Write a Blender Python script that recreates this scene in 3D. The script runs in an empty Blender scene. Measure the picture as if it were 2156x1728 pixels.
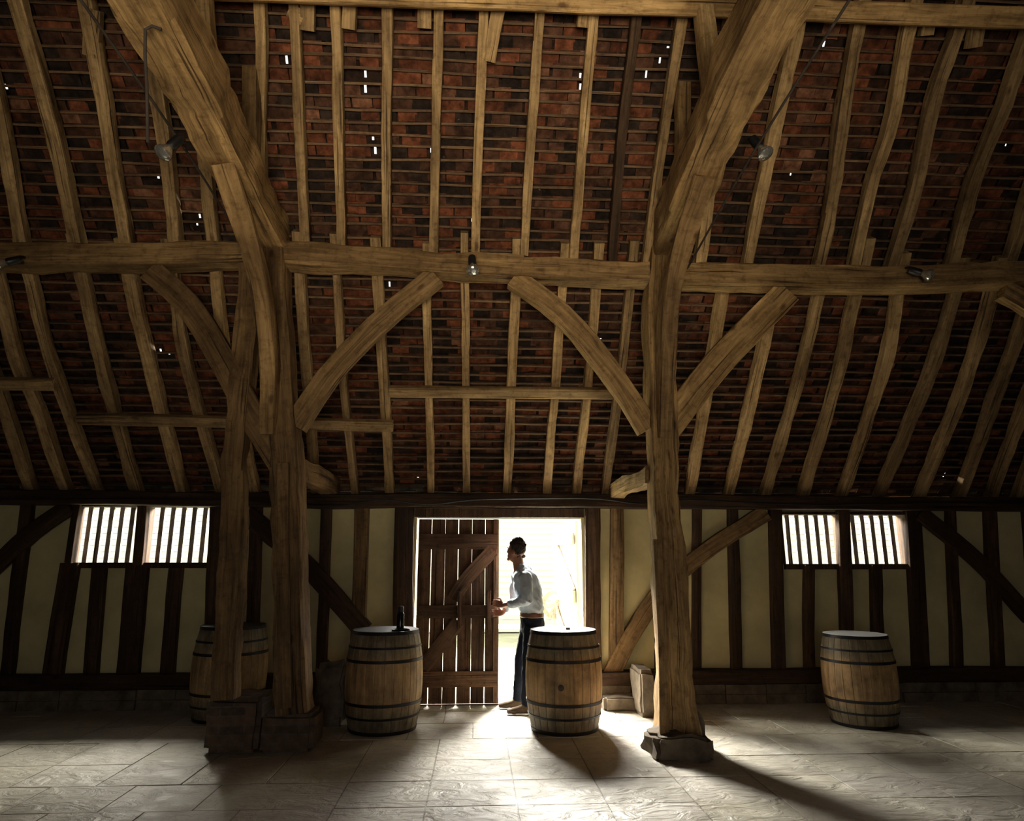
import bpy, bmesh, math, random
from mathutils import Vector, Matrix, noise
R = random.Random(7)
sc = bpy.context.scene
col = sc.collection
# ------------------------------------------------------------ camera
F = 1400.0; TH = math.atan(.2257); PS = .0509
CAM = Vector((0, 0, 1.5))
cr = Vector((math.cos(PS), -math.sin(PS), 0))
cf = Vector((math.sin(PS)*math.cos(TH), math.cos(PS)*math.cos(TH), math.sin(TH)))
cu = cr.cross(cf)
cd = bpy.data.cameras.new("camera"); cam = bpy.data.objects.new("camera", cd); col.objects.link(cam)
cd.sensor_fit = 'HORIZONTAL'; cd.sensor_width = 36; cd.lens = F/2156*36; cd.clip_end = 200
m = Matrix((cr, cu, -cf)).transposed().to_4x4(); m.translation = CAM
cam.matrix_world = m; sc.camera = cam
# survey helpers: sight lines from the photographer's spot cut with the real planes of the barn
def ray(px, py): return cr*((px-1078)/F) + cu*((864-py)/F) + cf
def onY(px, py, Y):
    d = ray(px, py); return CAM + d*(Y/d.y)
def onZ(px, py, Z=0.0):
    d = ray(px, py); return CAM + d*((Z-CAM.z)/d.z)
RA = Vector((0, -1, 1.2)).normalized()      # up the slope
RN = Vector((0, 1.2, 1)).normalized()       # outward normal
RP = Vector((0, 7.6, 2.25))
def onR(px, py, off=0.0):
    d = ray(px, py); p0 = RP + RN*off
    return CAM + d*((p0-CAM).dot(RN)/d.dot(RN))
# ------------------------------------------------------------ materials
def newmat(name, rough=.7, metal=0.0):
    mt = bpy.data.materials.new(name); mt.use_nodes = True
    nt = mt.node_tree; b = nt.nodes["Principled BSDF"]
    b.inputs["Roughness"].default_value = rough; b.inputs["Metallic"].default_value = metal
    return mt, nt, b
def N(nt, t, **kw):
    n = nt.nodes.new(t)
    for k, v in kw.items():
        if k in n.inputs: n.inputs[k].default_value = v
        else: setattr(n, k, v)
    return n
def ramp(nt, fac, stops):
    n = nt.nodes.new("ShaderNodeValToRGB"); e = n.color_ramp.elements
    while len(e) < len(stops): e.new(.5)
    for i, (p, c) in enumerate(stops):
        e[i].position = p; e[i].color = (*c, 1) if len(c) == 3 else c
    nt.links.new(fac, n.inputs["Fac"]); return n.outputs["Color"]
def mix(nt, a, b, fac, bt='MULTIPLY'):
    n = nt.nodes.new("ShaderNodeMix"); n.data_type = 'RGBA'; n.blend_type = bt
    for i, v in ((0, fac), (6, a), (7, b)):
        if isinstance(v, bpy.types.NodeSocket): nt.links.new(v, n.inputs[i])
        else: n.inputs[i].default_value = v if i == 0 else (*v, 1)
    return n.outputs[2]
def coords(nt, kind, scale, rnd=True):
    tc = nt.nodes.new("ShaderNodeTexCoord"); o = tc.outputs[kind]
    if rnd:
        oi = nt.nodes.new("ShaderNodeObjectInfo")
        mu = N(nt, "ShaderNodeMath", operation='MULTIPLY'); mu.inputs[1].default_value = 37
        nt.links.new(oi.outputs["Random"], mu.inputs[0])
        ad = N(nt, "ShaderNodeVectorMath", operation='ADD')
        nt.links.new(o, ad.inputs[0]); nt.links.new(mu.outputs[0], ad.inputs[1]); o = ad.outputs[0]
    mp = nt.nodes.new("ShaderNodeMapping"); mp.inputs["Scale"].default_value = scale
    nt.links.new(o, mp.inputs["Vector"]); return mp.outputs["Vector"]
def noiset(nt, vec, scale=1, detail=5, rough=.6, dist=0.0):
    n = N(nt, "ShaderNodeTexNoise", Scale=scale, Detail=detail, Roughness=rough, Distortion=dist)
    nt.links.new(vec, n.inputs["Vector"]); return n.outputs["Fac"]
def bump(nt, b, h, strength=.4, dist=.01):
    n = N(nt, "ShaderNodeBump", Strength=strength, Distance=dist)
    nt.links.new(h, n.inputs["Height"]); nt.links.new(n.outputs["Normal"], b.inputs["Normal"])
def wood(name, dark, light, rough=.75, g=(28, 1.6), bs=.5, spec=.3, rnd=.62):
    mt, nt, b = newmat(name, rough)
    b.inputs["Specular IOR Level"].default_value = spec
    v1 = coords(nt, "UV", (g[0], g[1], 1)); n1 = noiset(nt, v1, 1, 7, .65, .8)
    c = ramp(nt, n1, [(.3, dark), (.68, light)])
    n2 = noiset(nt, coords(nt, "UV", (3, 1.1, 1)), 1.3, 4)
    c = mix(nt, c, ramp(nt, n2, [(.3, (.45, .41, .37)), (.65, (1.1, 1.08, 1.05))]), 1.0)
    n3 = noiset(nt, coords(nt, "UV", (45, .7, 1)), 1, 3, .5)
    c = mix(nt, c, ramp(nt, n3, [(.32, (.15, .12, .1)), (.39, (1, 1, 1))]), .9)
    n5 = N(nt, "ShaderNodeTexVoronoi", Scale=1.0); nt.links.new(coords(nt, "UV", (5, 2.2, 1)), n5.inputs["Vector"])
    c = mix(nt, c, ramp(nt, n5.outputs["Distance"], [(.05, (.3, .22, .16)), (.13, (1, 1, 1))]), .8)
    n6 = noiset(nt, coords(nt, "UV", (14, 14, 1)), 1, 4, .7)
    c = mix(nt, c, ramp(nt, n6, [(.32, (.55, .51, .47)), (.5, (1, 1, 1))]), .8)
    oi = nt.nodes.new("ShaderNodeObjectInfo")
    c = mix(nt, c, ramp(nt, oi.outputs["Random"], [(0, (rnd, rnd*.96, rnd*.92)), (1, (1.12, 1.1, 1.04))]), 1.0)
    nt.links.new(c, b.inputs["Base Color"]); bump(nt, b, n1, bs, .012)
    return mt
M_OAK = wood("oak_beam", (.24, .145, .062), (.74, .49, .225), bs=.9)
M_OAK2 = wood("oak_rafter", (.26, .165, .078), (.76, .53, .265), bs=.8)
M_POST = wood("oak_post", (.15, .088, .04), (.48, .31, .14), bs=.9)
M_DARK = wood("dark_stud", (.036, .020, .010), (.125, .068, .034))
M_BATT = wood("batten_wood", (.085, .05, .03), (.28, .175, .10), g=(60, 3))
M_DOOR = wood("door_wood", (.07, .038, .02), (.22, .122, .066), g=(35, 1.5))
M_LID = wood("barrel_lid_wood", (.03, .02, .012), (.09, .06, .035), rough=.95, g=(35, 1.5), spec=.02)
M_PALE = wood("weathered_paint_wood", (.74, .72, .67), (.9, .88, .83), rnd=.9)
M_BAR = wood("grey_bar_wood", (.45, .43, .38), (.7, .66, .58), rnd=.85)
def plain(name, c, rough=.6, metal=0.0, var=.3, scale=8, bs=.15, kind="Object", spec=None):
    mt, nt, b = newmat(name, rough, metal)
    n = noiset(nt, coords(nt, kind, (1, 1, 1)), scale, 5)
    cc = ramp(nt, n, [(.3, tuple(x*(1-var) for x in c)), (.7, tuple(min(1, x*(1+var)) for x in c))])
    nt.links.new(cc, b.inputs["Base Color"]); bump(nt, b, n, bs, .01)
    if spec is not None: b.inputs["Specular IOR Level"].default_value = spec
    return mt
M_PLAST = plain("lime_plaster", (.60, .515, .27), .9, var=.25, scale=1.6, bs=.3)
M_STONE = plain("rubble_stone", (.14, .108, .073), .9, var=.55, scale=7, bs=.9)
M_IRON = plain("rusty_iron", (.06, .045, .035), .7, .2)
M_HOOP = plain("grey_iron_hoop", (.05, .048, .045), .55, .6, scale=5)
M_HOOPD = plain("dark_hoop", (.018, .018, .02), .5, .5)
M_BLACK = plain("black_plastic", (.012, .012, .013), .4)
M_SKIN = plain("skin", (.34, .16, .105), .6, var=.1)
M_SHIRT = plain("blue_cotton_shirt", (.54, .62, .71), .9, var=.05, scale=12, bs=.5)
M_JEANS = plain("dark_denim", (.013, .016, .025), .95, var=.25, scale=20, bs=.5, spec=.1)
M_HAIR = plain("brown_hair", (.035, .022, .014), .8, var=.5, scale=50, bs=.8)
M_SHOE = plain("brown_suede_shoe", (.085, .058, .036), .9, spec=.1)
M_BELT = plain("brown_leather", (.13, .055, .025), .5)
M_GRASS = plain("pale_ground", (.50, .53, .38), .95, var=.2, scale=3)
M_WHITE = plain("white_weatherboard", (.8, .8, .78), .8, var=.04)
M_EYE = plain("eye_white", (.5, .48, .45), .4, var=.05)
M_BULB = plain("lamp_glass", (.75, .75, .72), .12, .85, var=.1, scale=30)
M_BOTTLE = plain("dark_bottle_glass", (.012, .015, .018), .12, var=.2)
# attribute coloured clay tiles
mt, nt, b = newmat("clay_tile", .9); M_TILE = mt
b.inputs["Specular IOR Level"].default_value = .2
at = N(nt, "ShaderNodeAttribute", attribute_name="tint")
n1 = noiset(nt, coords(nt, "Object", (1, 1, 1), False), 14, 6)
c = mix(nt, at.outputs["Color"], ramp(nt, n1, [(.3, (.35, .33, .32)), (.65, (1.2, 1.15, 1.1))]), 1.0)
n0 = noiset(nt, coords(nt, "Object", (1, 1, 1), False), 5, 6, .7)
c = mix(nt, c, ramp(nt, n0, [(.38, (.38, .38, .38)), (.56, (1, 1, 1))]), .85)
n2 = noiset(nt, coords(nt, "Object", (1, 1, 1.4), False), 9, 6, .7, 1.2)
c = mix(nt, c, (.28, .19, .13), 0.0, 'MIX')
nt.links.new(ramp(nt, n2, [(.68, (0, 0, 0)), (.73, (.7, .7, .7))]), [n for n in nt.nodes if n.type == 'MIX'][-1].inputs[0])
nt.links.new(c, b.inputs["Base Color"]); bump(nt, b, n1, .6, .012)
# floor slabs
mt, nt, b = newmat("stone_slab", .5); M_FLOOR = mt
at = N(nt, "ShaderNodeAttribute", attribute_name="tint")
n1 = noiset(nt, coords(nt, "Object", (1, 1, 1), False), 2.2, 7, .62, .6)
c = mix(nt, at.outputs["Color"], ramp(nt, n1, [(.3, (.70, .67, .62)), (.68, (1.12, 1.11, 1.09))]), 1.0)
n3 = noiset(nt, coords(nt, "Object", (1, 1, 1), False), 1.1, 5, .7, 3.5)
c = mix(nt, c, ramp(nt, n3, [(.485, (1, 1, 1)), (.5, (.6, .56, .5)), (.515, (1, 1, 1))]), .6)
nt.links.new(c, b.inputs["Base Color"])
n4 = noiset(nt, coords(nt, "Object", (1, 1.6, 1), False), 4.5, 6, .55, 1.6); bump(nt, b, n4, 1.0, .025)
nt.links.new(ramp(nt, n1, [(.3, (.38,)*3), (.7, (.6,)*3)]), b.inputs["Roughness"])
# brick plinth
mt, nt, b = newmat("plinth_brick", .9); M_BRICK = mt
bt = N(nt, "ShaderNodeTexBrick", Scale=1.0); bt.inputs["Brick Width"].default_value = .2
bt.inputs["Row Height"].default_value = .07; bt.inputs["Mortar Size"].default_value = .006
bt.inputs["Color1"].default_value = (.16, .095, .055, 1); bt.inputs["Color2"].default_value = (.08, .052, .036, 1)
bt.inputs["Mortar"].default_value = (.12, .10, .08, 1)
nt.links.new(coords(nt, "UV", (1, 1, 1), False), bt.inputs["Vector"])
n1 = noiset(nt, coords(nt, "UV", (1, 1, 1), False), 12, 5)
nt.links.new(mix(nt, bt.outputs["Color"], ramp(nt, n1, [(.3, (.5,)*3), (.7, (1.2,)*3)]), 1.0), b.inputs["Base Color"])
bump(nt, b, bt.outputs["Fac"], -.5, .01)
# barrel staves: weathered grey-green ends, tan middle
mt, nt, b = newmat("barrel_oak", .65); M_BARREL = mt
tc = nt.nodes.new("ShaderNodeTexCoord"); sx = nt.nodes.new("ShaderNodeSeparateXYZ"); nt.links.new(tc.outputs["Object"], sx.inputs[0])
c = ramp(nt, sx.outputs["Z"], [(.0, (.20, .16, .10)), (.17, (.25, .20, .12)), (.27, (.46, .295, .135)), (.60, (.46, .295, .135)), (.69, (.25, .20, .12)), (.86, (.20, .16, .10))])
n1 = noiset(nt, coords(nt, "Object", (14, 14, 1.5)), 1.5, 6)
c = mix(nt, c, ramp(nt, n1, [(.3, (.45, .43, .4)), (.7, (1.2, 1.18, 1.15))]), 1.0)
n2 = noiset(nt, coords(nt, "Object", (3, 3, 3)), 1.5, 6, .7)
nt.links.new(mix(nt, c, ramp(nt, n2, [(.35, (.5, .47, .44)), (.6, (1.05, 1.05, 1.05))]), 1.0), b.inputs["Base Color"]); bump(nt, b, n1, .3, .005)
# ------------------------------------------------------------ object helpers
def finish(name, verts, faces, mat, base=None, uvs=None, smooth=True, parent=None, label=None, category=None, group=None, kind=None, sharp=.6, tint=None):
    base = Vector(base) if base is not None else Vector((0, 0, 0))
    me = bpy.data.meshes.new(name)
    me.from_pydata([tuple(Vector(v)-base) for v in verts], [], faces)
    if mat: me.materials.append(mat)
    uvl = me.uv_layers.new(name="UVMap")
    if uvs:
        for p in me.polygons:
            for li, k in zip(p.loop_indices, range(len(p.vertices))): uvl.data[li].uv = uvs[p.index][k]
    else:
        for p in me.polygons:
            n = p.normal; ax = max(range(3), key=lambda i: abs(n[i]))
            for li in p.loop_indices:
                co = me.vertices[me.loops[li].vertex_index].co
                uvl.data[li].uv = ((co.y, co.z), (co.x, co.z), (co.x, co.y))[ax]
    if tint:
        a = me.color_attributes.new("tint", 'FLOAT_COLOR', 'CORNER')
        for p in me.polygons:
            for li in p.loop_indices: a.data[li].color = (*tint[p.index], 1)
    if smooth:
        me.polygons.foreach_set("use_smooth", [True]*len(me.polygons)); me.set_sharp_from_angle(angle=sharp)
    o = bpy.data.objects.new(name, me); col.objects.link(o)
    o.location = base
    tag(o, label, category, group, kind)
    if parent: setpar(o, parent)
    return o
def tag(o, label=None, category=None, group=None, kind=None):
    if label: o["label"] = label
    if category: o["category"] = category
    if group: o["group"] = group
    if kind: o["kind"] = kind
def setpar(o, p):
    o.parent = p; o.matrix_parent_inverse = Matrix.Identity(4)
    o.location = o.location - p.location
def empty(name, loc, label, category, group=None, kind=None):
    o = bpy.data.objects.new(name, None); col.objects.link(o); o.location = loc; o.empty_display_size = .1
    tag(o, label, category, group, kind); return o
def catmull(pts, step):
    pts = [Vector(p) for p in pts]
    if len(pts) == 2:
        n = max(3, int((pts[1]-pts[0]).length/step)); return [pts[0].lerp(pts[1], i/n) for i in range(n+1)]
    P = [pts[0]*2-pts[1]]+pts+[pts[-1]*2-pts[-2]]; out = []
    for i in range(1, len(P)-2):
        a, b_, c_, d = P[i-1], P[i], P[i+1], P[i+2]; n = max(2, int((c_-b_).length/step))
        for k in range(n):
            t = k/n
            out.append(.5*((2*b_)+(c_-a)*t+(2*a-5*b_+4*c_-d)*t*t+(-a+3*b_-3*c_+d)*t**3))
    out.append(P[-2]); return out
def beam(name, pts, w, d, ref, mat, jit=.008, wob=.012, step=.14, cham=.09, w2=None, d2=None, flare=0, **kw):
    path = catmull(pts, step); ref = Vector(ref).normalized(); seed = R.uniform(0, 100)
    n = len(path); verts = []; faces = []; uvs = []; L = 0; Ls = []
    for i, p in enumerate(path):
        if i: L += (p-path[i-1]).length
        Ls.append(L)
    for i, p in enumerate(path):
        T = (path[min(i+1, n-1)]-path[max(i-1, 0)]).normalized()
        S = T.cross(ref).normalized(); D = S.cross(T).normalized(); t = i/(n-1)
        fl = flare*math.exp(-Ls[i]/.22)
        ww = (w+(w2-w)*t if w2 else w)/2+fl; dd = (d+(d2-d)*t if d2 else d)/2+fl*.5
        k = Ls[i]
        off = S*(noise.noise(Vector((k*.8, seed, 0)))*wob*1.6)+D*(noise.noise(Vector((k*.8, seed, 7)))*wob*.6)
        c = cham*min(ww, dd)*1.6
        for j, (a, b_) in enumerate(((-ww+c, -dd), (ww-c, -dd), (ww, -dd+c), (ww, dd-c), (ww-c, dd), (-ww+c, dd), (-ww, dd-c), (-ww, -dd+c))):
            r = noise.noise(Vector((k*1.8, (j//2)*3.1+seed, 3)))*jit + noise.noise(Vector((k*6, j*1.7+seed, 9)))*jit*.6
            sg = 1+r/max(.02, math.hypot(a, b_))*1.4
            verts.append(p+off+S*a*sg+D*b_*sg)
    per = [0]
    v8 = verts[:8]
    for j in range(8): per.append(per[-1]+(v8[(j+1) % 8]-v8[j]).length)
    for i in range(n-1):
        for j in range(8):
            a = i*8+j; b_ = i*8+(j+1) % 8
            faces.append((a, b_, b_+8, a+8)); uvs.append([(per[j], Ls[i]), (per[j+1], Ls[i]), (per[j+1], Ls[i+1]), (per[j], Ls[i+1])])
    faces.append(tuple(reversed(range(8)))); uvs.append([(x*.05, x*.05) for x in range(8)])
    faces.append(tuple(range((n-1)*8, n*8))); uvs.append([(x*.05, x*.05) for x in range(8)])
    base = kw.pop("base", path[0])
    return finish(name, verts, faces, mat, base=base, uvs=uvs, **kw)
def boxv(x0, x1, y0, y1, z0, z1):
    v = [(x, y, z) for z in (z0, z1) for y in (y0, y1) for x in (x0, x1)]
    f = [(0, 2, 3, 1), (4, 5, 7, 6), (0, 1, 5, 4), (2, 6, 7, 3), (0, 4, 6, 2), (1, 3, 7, 5)]
    return v, f
def boxes(name, lst, mat, **kw):
    V = []; Fc = []
    for b_ in lst:
        v, f = boxv(*b_); o = len(V); V += v; Fc += [tuple(i+o for i in q) for q in f]
    kw.setdefault("base", V[0]); kw.setdefault("smooth", False)
    return finish(name, V, Fc, mat, **kw)
def lathe(name, prof, mat, n=32, base=(0, 0, 0), ax=None, **kw):
    V = []; Fc = []; base = Vector(base)
    Mx = ax if ax else Matrix.Identity(3)
    for r, z in prof:
        for i in range(n):
            a = 2*math.pi*i/n; V.append(base+Mx@Vector((r*math.cos(a), r*math.sin(a), z)))
    for k in range(len(prof)-1):
        for i in range(n):
            a = k*n+i; b_ = k*n+(i+1) % n; Fc.append((a, b_, b_+n, a+n))
    Fc.append(tuple(reversed(range(n)))); Fc.append(tuple(range((len(prof)-1)*n, len(prof)*n)))
    return finish(name, V, Fc, mat, base=base, **kw)
def rock(name, x0, x1, y0, y1, z0, z1, mat, amp=.03, cuts=5, taper=0.0, **kw):
    bm = bmesh.new(); bmesh.ops.create_cube(bm, size=1)
    bmesh.ops.bevel(bm, geom=bm.edges[:], offset=.09, segments=2, affect='EDGES')
    bmesh.ops.subdivide_edges(bm, edges=bm.edges[:], cuts=3, use_grid_fill=True)
    c = Vector(((x0+x1)/2, (y0+y1)/2, (z0+z1)/2)); s = R.uniform(0, 50); V = []
    for v in bm.verts:
        k = 1-taper*(v.co.z+.5)
        p = Vector((c.x+v.co.x*(x1-x0)*k, c.y+v.co.y*(y1-y0)*k, c.z+v.co.z*(z1-z0)))
        q = p+noise.noise_vector(p*5+Vector((s, s, s)))*amp+noise.noise_vector(p*14+Vector((s, s, s)))*amp*.4
        if v.co.z < -.45: q.z = z0
        V.append(q)
    bm.verts.index_update(); Fc = [tuple(v.index for v in f.verts) for f in bm.faces]; bm.free()
    return finish(name, V, Fc, mat, base=(c.x, c.y, z0), **kw)
# ------------------------------------------------------------ setting : floor
X0, X1 = -8.0, 8.6; YB, YF = 7.62, -2.6
V = []; Fc = []; tint = []
def addq(v, f, t):
    o = len(V); V.extend(v); Fc.extend(tuple(i+o for i in q) for q in f); tint.extend([t]*len(f))
v, f = boxv(X0, X1, YF, 7.9, -.12, -.004); addq(v, f, (.26, .23, .18))
rows = []; y = 7.88
while y > YF: 
    h = R.choice((.5, .57, .62)); rows.append((y-h, y)); y -= h
xc = onZ(991, 1700).x
for ya, yb in rows:
    ya = max(ya, YF)
    sh = R.choice((0, 0, 0, 0, .28)); x = xc+sh-.57*16
    while x < X1:
        w = .57
        if R.random() < .08: w = .86
        xa, xb = max(x, X0), min(x+w, X1); x += w
        if xb-xa < .05: continue
        g = .0014; z = R.uniform(-.0018, .0018); tl = R.uniform(-.0014, .0014); tb = R.uniform(-.0014, .0014)
        br_ = R.uniform(.88, 1.08); t = (.57*br_, .545*br_, .48*br_*R.uniform(.95, 1.03))
        e = .004
        v = [(xa+g, ya+g, -.02), (xb-g, ya+g, -.02), (xb-g, yb-g, -.02), (xa+g, yb-g, -.02),
             (xa+g+e, ya+g+e, z+tl), (xb-g-e, ya+g+e, z-tl+tb), (xb-g-e, yb-g-e, z+tb), (xa+g+e, yb-g-e, z)]
        addq(v, [(4, 5, 6, 7), (0, 1, 5, 4), (1, 2, 6, 5), (2, 3, 7, 6), (3, 0, 4, 7)], t)
finish("floor", V, Fc, M_FLOOR, smooth=False, kind="structure", tint=tint, label="pale riven stone slab floor with dark joints")
boxes("ground", [(-20, 20, 7.9, 30, -.12, -.03)], M_GRASS, kind="structure", label="pale sunlit ground outside the barn door")
# ------------------------------------------------------------ openings
def pxX(px, py, Y=7.62): return onY(px, py, Y).x
def pxZ(px, py, Y=7.62): return onY(px, py, Y).z
DX0, DX1 = pxX(872, 1300), pxX(1228, 1300); DZ = pxZ(1050, 1090)
W1 = (pxX(155, 1120), pxX(446, 1120), pxZ(300, 1184), pxZ(300, 1064))
W2 = (pxX(1645, 1130), pxX(1908, 1130), pxZ(1775, 1187), pxZ(1775, 1081))
T0, T1 = 7.62, 7.74; WT = 2.22
Lw = []
xs = [X0, W1[0], W1[1], DX0, DX1, W2[0], W2[1], X1]
for i in range(7):
    a, b_ = xs[i], xs[i+1]
    if i == 1: Lw += [(a, b_, T0, T1, .2, W1[2]), (a, b_, T0, T1, W1[3], WT)]
    elif i == 3: Lw += [(a, b_, T0, T1, DZ, WT)]
    elif i == 5: Lw += [(a, b_, T0, T1, .2, W2[2]), (a, b_, T0, T1, W2[3], WT)]
    else: Lw += [(a, b_, T0, T1, .2, WT)]
boxes("wall_north", Lw, M_PLAST, kind="structure", label="cream lime plaster infill wall between dark timber studs")
for i, (a, b_) in enumerate(((X0, DX0-.12), (DX1+.12, X1))):
    x = a; VV = []; FF = []
    while x < b_-.01:
        w = min(R.uniform(.25, .5), b_-x)
        for z0, z1 in ((-.01, .1), (.1, .2)):
            ins = R.uniform(0, .03); v, f = boxv(x+.004, x+w-.004, 7.5+ins, 7.8, z0, z1-.004); o = len(VV)
            VV += v; FF += [tuple(k+o for k in q) for q in f]
        x += w
    finish("baseboard_%s" % ("west", "east")[i], VV, FF, M_STONE, base=VV[0], smooth=False, kind="structure", label="low rubble stone plinth under the timber wall")
boxes("wall_south", [(X0, -1.6, YF-.15, YF, 0, 2.6), (1.6, X1, YF-.15, YF, 0, 2.6)], M_PLAST, kind="structure", label="plain plaster wall with open doorway")
def gable(name, xa, xb):
    P = [(YF-.15, 0), (7.8, 0), (7.8, 2.1), (2.5, 8.5), (YF-.15, 2.3)]
    V = [(x, y, z) for x in (xa, xb) for y, z in P]
    Fc = [tuple(range(5)), tuple(range(9, 4, -1))]+[(i, i+5, (i+1) % 5+5, (i+1) % 5) for i in range(5)]
    finish(name, V, Fc, M_DARK, base=V[0], smooth=False, kind="structure", label="dark boarded gable end wall")
gable("wall_west", X0-.15, X0); gable("wall_east", X1, X1+.15)
# ------------------------------------------------------------ roof tiles
V = []; Fc = []; tint = []
S0 = -.15; NR = 74; GA = .1; TW = .165; NC = int((X1-X0)/TW)+1
hl = [(603,125),(769,155),(769,186),(1408,92),(1390,125),(1361,155),(1222,160),(1222,184),(785,287),(790,317),(908,315),(420,455),(414,470),(338,740),(355,742),(1265,713),(995,463),(1665,365),(332,370),(12,182),(1735,95),(2120,300),(820,600),(880,1003),(1988,1000)]
holes = {}
for h in hl:
    p = onR(*h, .13); s = (p-RP).dot(RA); i = int((p.x-X0)/TW); j = int((s-S0)/GA); holes[(i, j)] = (p.x, s)
def rp(x, s, off): return RP+Vector((x, 0, 0))+RA*s+RN*off
for j in range(NR):
    sh = TW*.5*(j % 2)+R.uniform(-.03, .03)
    for i in range(-1, NC):
        s = S0+j*GA; x = X0+i*TW
        if i >= 0:
            if (i, j) in holes:
                hx, hs = holes[(i, j)]; hw = R.uniform(.007, .012); hh = R.uniform(.018, .035)
                xa, xb = max(x, hx-hw), min(x+TW, hx+hw); sa, sb = max(s, hs-hh), min(s+GA, hs+hh)
                for q in ((x, xa, s, s+GA), (xb, x+TW, s, s+GA), (xa, xb, s, sa), (xa, xb, sb, s+GA)):
                    if q[1]-q[0] > .001 and q[3]-q[2] > .001:
                        addq([rp(q[0], q[2], .14), rp(q[1], q[2], .14), rp(q[1], q[3], .14), rp(q[0], q[3], .14)], [(0, 1, 2, 3)], (.04, .022, .015))
            else:
                addq([rp(x, s, .14), rp(x+TW, s, .14), rp(x+TW, s+GA, .14), rp(x, s+GA, .14)], [(0, 1, 2, 3)], (.04, .022, .015))
        xt = x+sh+R.uniform(-.02, .02)
        if any((k, j) in holes and abs(holes[(k, j)][0]-xt-TW/2) < TW/2+.02 for k in (i, i+1, i-1)): continue
        if xt < X0 or xt+TW > X1: continue
        cl = noise.noise(Vector((x*.9, s*1.6, 2)))*.4
        q = R.random()+cl
        if q < .25: t = Vector((.045, .029, .022))
        elif q < .58: t = Vector((.12, .056, .034))
        elif q < .98: t = Vector((.225, .076, .037))
        else: t = Vector((.28, .13, .075))
        t = t*R.uniform(.55, 1.2)
        o0 = .088+R.uniform(-.005, .005); o1 = .114+R.uniform(-.010, .010); k = .012; g = .0012
        a, b_ = xt+g, xt+TW-g+R.uniform(-.006, .012); sa, sb = s-.004+R.uniform(-.022, .012), s+GA+.012; tw = R.uniform(-.018, .018)
        v = [rp(a, sa, o1), rp(b_, sa+tw, o1+R.uniform(-.006, .006)), rp(b_, sb, o0), rp(a, sb, o0), rp(a, sa, o1+k), rp(b_, sa+tw, o1+k), rp(b_, sb, o0+k), rp(a, sb, o0+k)]
        addq(v, [(0, 1, 2, 3), (7, 6, 5, 4), (0, 4, 5, 1), (1, 5, 6, 2), (2, 6, 7, 3), (3, 7, 4, 0)], tuple(t))
top = rp(0, S0+NR*GA, .13)
V0 = [(X0, top.y, top.z), (X1, top.y, top.z), (X1, YF-.3, 2.05), (X0, YF-.3, 2.05)]
V1 = [(a, b_, c+.1) for a, b_, c in V0]
addq([Vector(q) for q in V0+V1], [(0, 1, 2, 3), (7, 6, 5, 4), (0, 4, 5, 1), (1, 5, 6, 2), (2, 6, 7, 3), (3, 7, 4, 0)], (.12, .04, .025))
finish("ceiling", V, Fc, M_TILE, smooth=False, kind="structure", tint=tint, label="underside of red and black clay tile roof with small light gaps")
for j in range(1, NR-20):
    s = S0+j*GA+.0; pts = [rp(X0+.02+(X1-X0-.04)*k/12, s+R.uniform(-.010, .010), .064) for k in range(13)]
    beam("roof_batten", pts, .021, .022, RN, M_BATT, jit=.003, wob=.014, step=.35, category="batten", label="thin sawn oak batten carrying roof tiles", group="roof tile battens")
# ------------------------------------------------------------ rafters
LO = [[(-75,800),(-20,1045)],[(-80,620),(-8,800),(72,1045)],[(-10,560),(40,770),(75,850),(148,1045)],[(45,500),(110,760),(215,1048)],[(158,490),(215,760),(296,1048)],[(258,500),(318,780),(388,1048)],
      [(352,500),(395,760),(470,1048)],[(447,500),(480,760),(542,1045)],[(626,485),(645,760),(665,1045)],[(706,490),(723,800),(750,1050)],[(790,498),(805,750),(823,1050)],[(896,510),(901,760),(909,1050)],
      [(980,488),(980,760),(983,1050)],[(1088,500),(1080,760),(1066,1050)],[(1190,510),(1172,760),(1151,1050)],[(1260,510),(1243,760),(1210,1050)],[(1336,505),(1310,750),(1270,1050)],
      [(1530,560),(1490,800),(1450,1050)],[(1640,560),(1600,760),(1530,1052)],[(1735,560),(1672,830),(1606,1052)],[(1828,500),(1760,800),(1686,1054)],[(1905,530),(1870,720),(1820,900),(1764,1056)],
      [(2030,540),(1965,760),(1846,1056)],[(2108,540),(2040,780),(1930,1054)],[(2180,600),(2100,820),(2012,1054)],[(2240,620),(2156,850),(2085,1054)],[(2290,640),(2140,1052)]]
UP = [[(60,560),(0,230),(-60,20)],[(172,560),(120,300),(32,-10)],[(276,560),(230,290),(180,-10)],[(374,560),(345,280),(300,-10)],[(458,560),(432,330),(395,-10)],[(552,560),(550,280),(547,-10)],
      [(648,560),(634,300),(618,-10)],[(720,560),(714,280),(706,-10)],[(814,560),(814,280),(816,-10)],[(914,570),(918,280),(925,-10)],[(1001,570),(1008,290),(1020,-10)],[(1102,570),(1118,290),(1138,-10)],
      [(1206,570),(1226,290),(1252,-10)],[(1284,575),(1310,280),(1345,-10)],[(1358,575),(1395,290),(1436,20),(1442,-10)],[(1470,575),(1496,380),(1535,100),(1545,-10)],[(1568,575),(1606,380),(1645,190),(1680,20)],
      [(1720,575),(1755,380),(1782,190),(1815,10)],[(1792,580),(1838,370),(1878,240),(1918,20)],[(1868,580),(1925,400),(1962,210),(2026,20)],[(1994,580),(2050,380),(2110,220),(2170,50)],[(2115,580),(2190,330),(2280,60)]]
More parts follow.
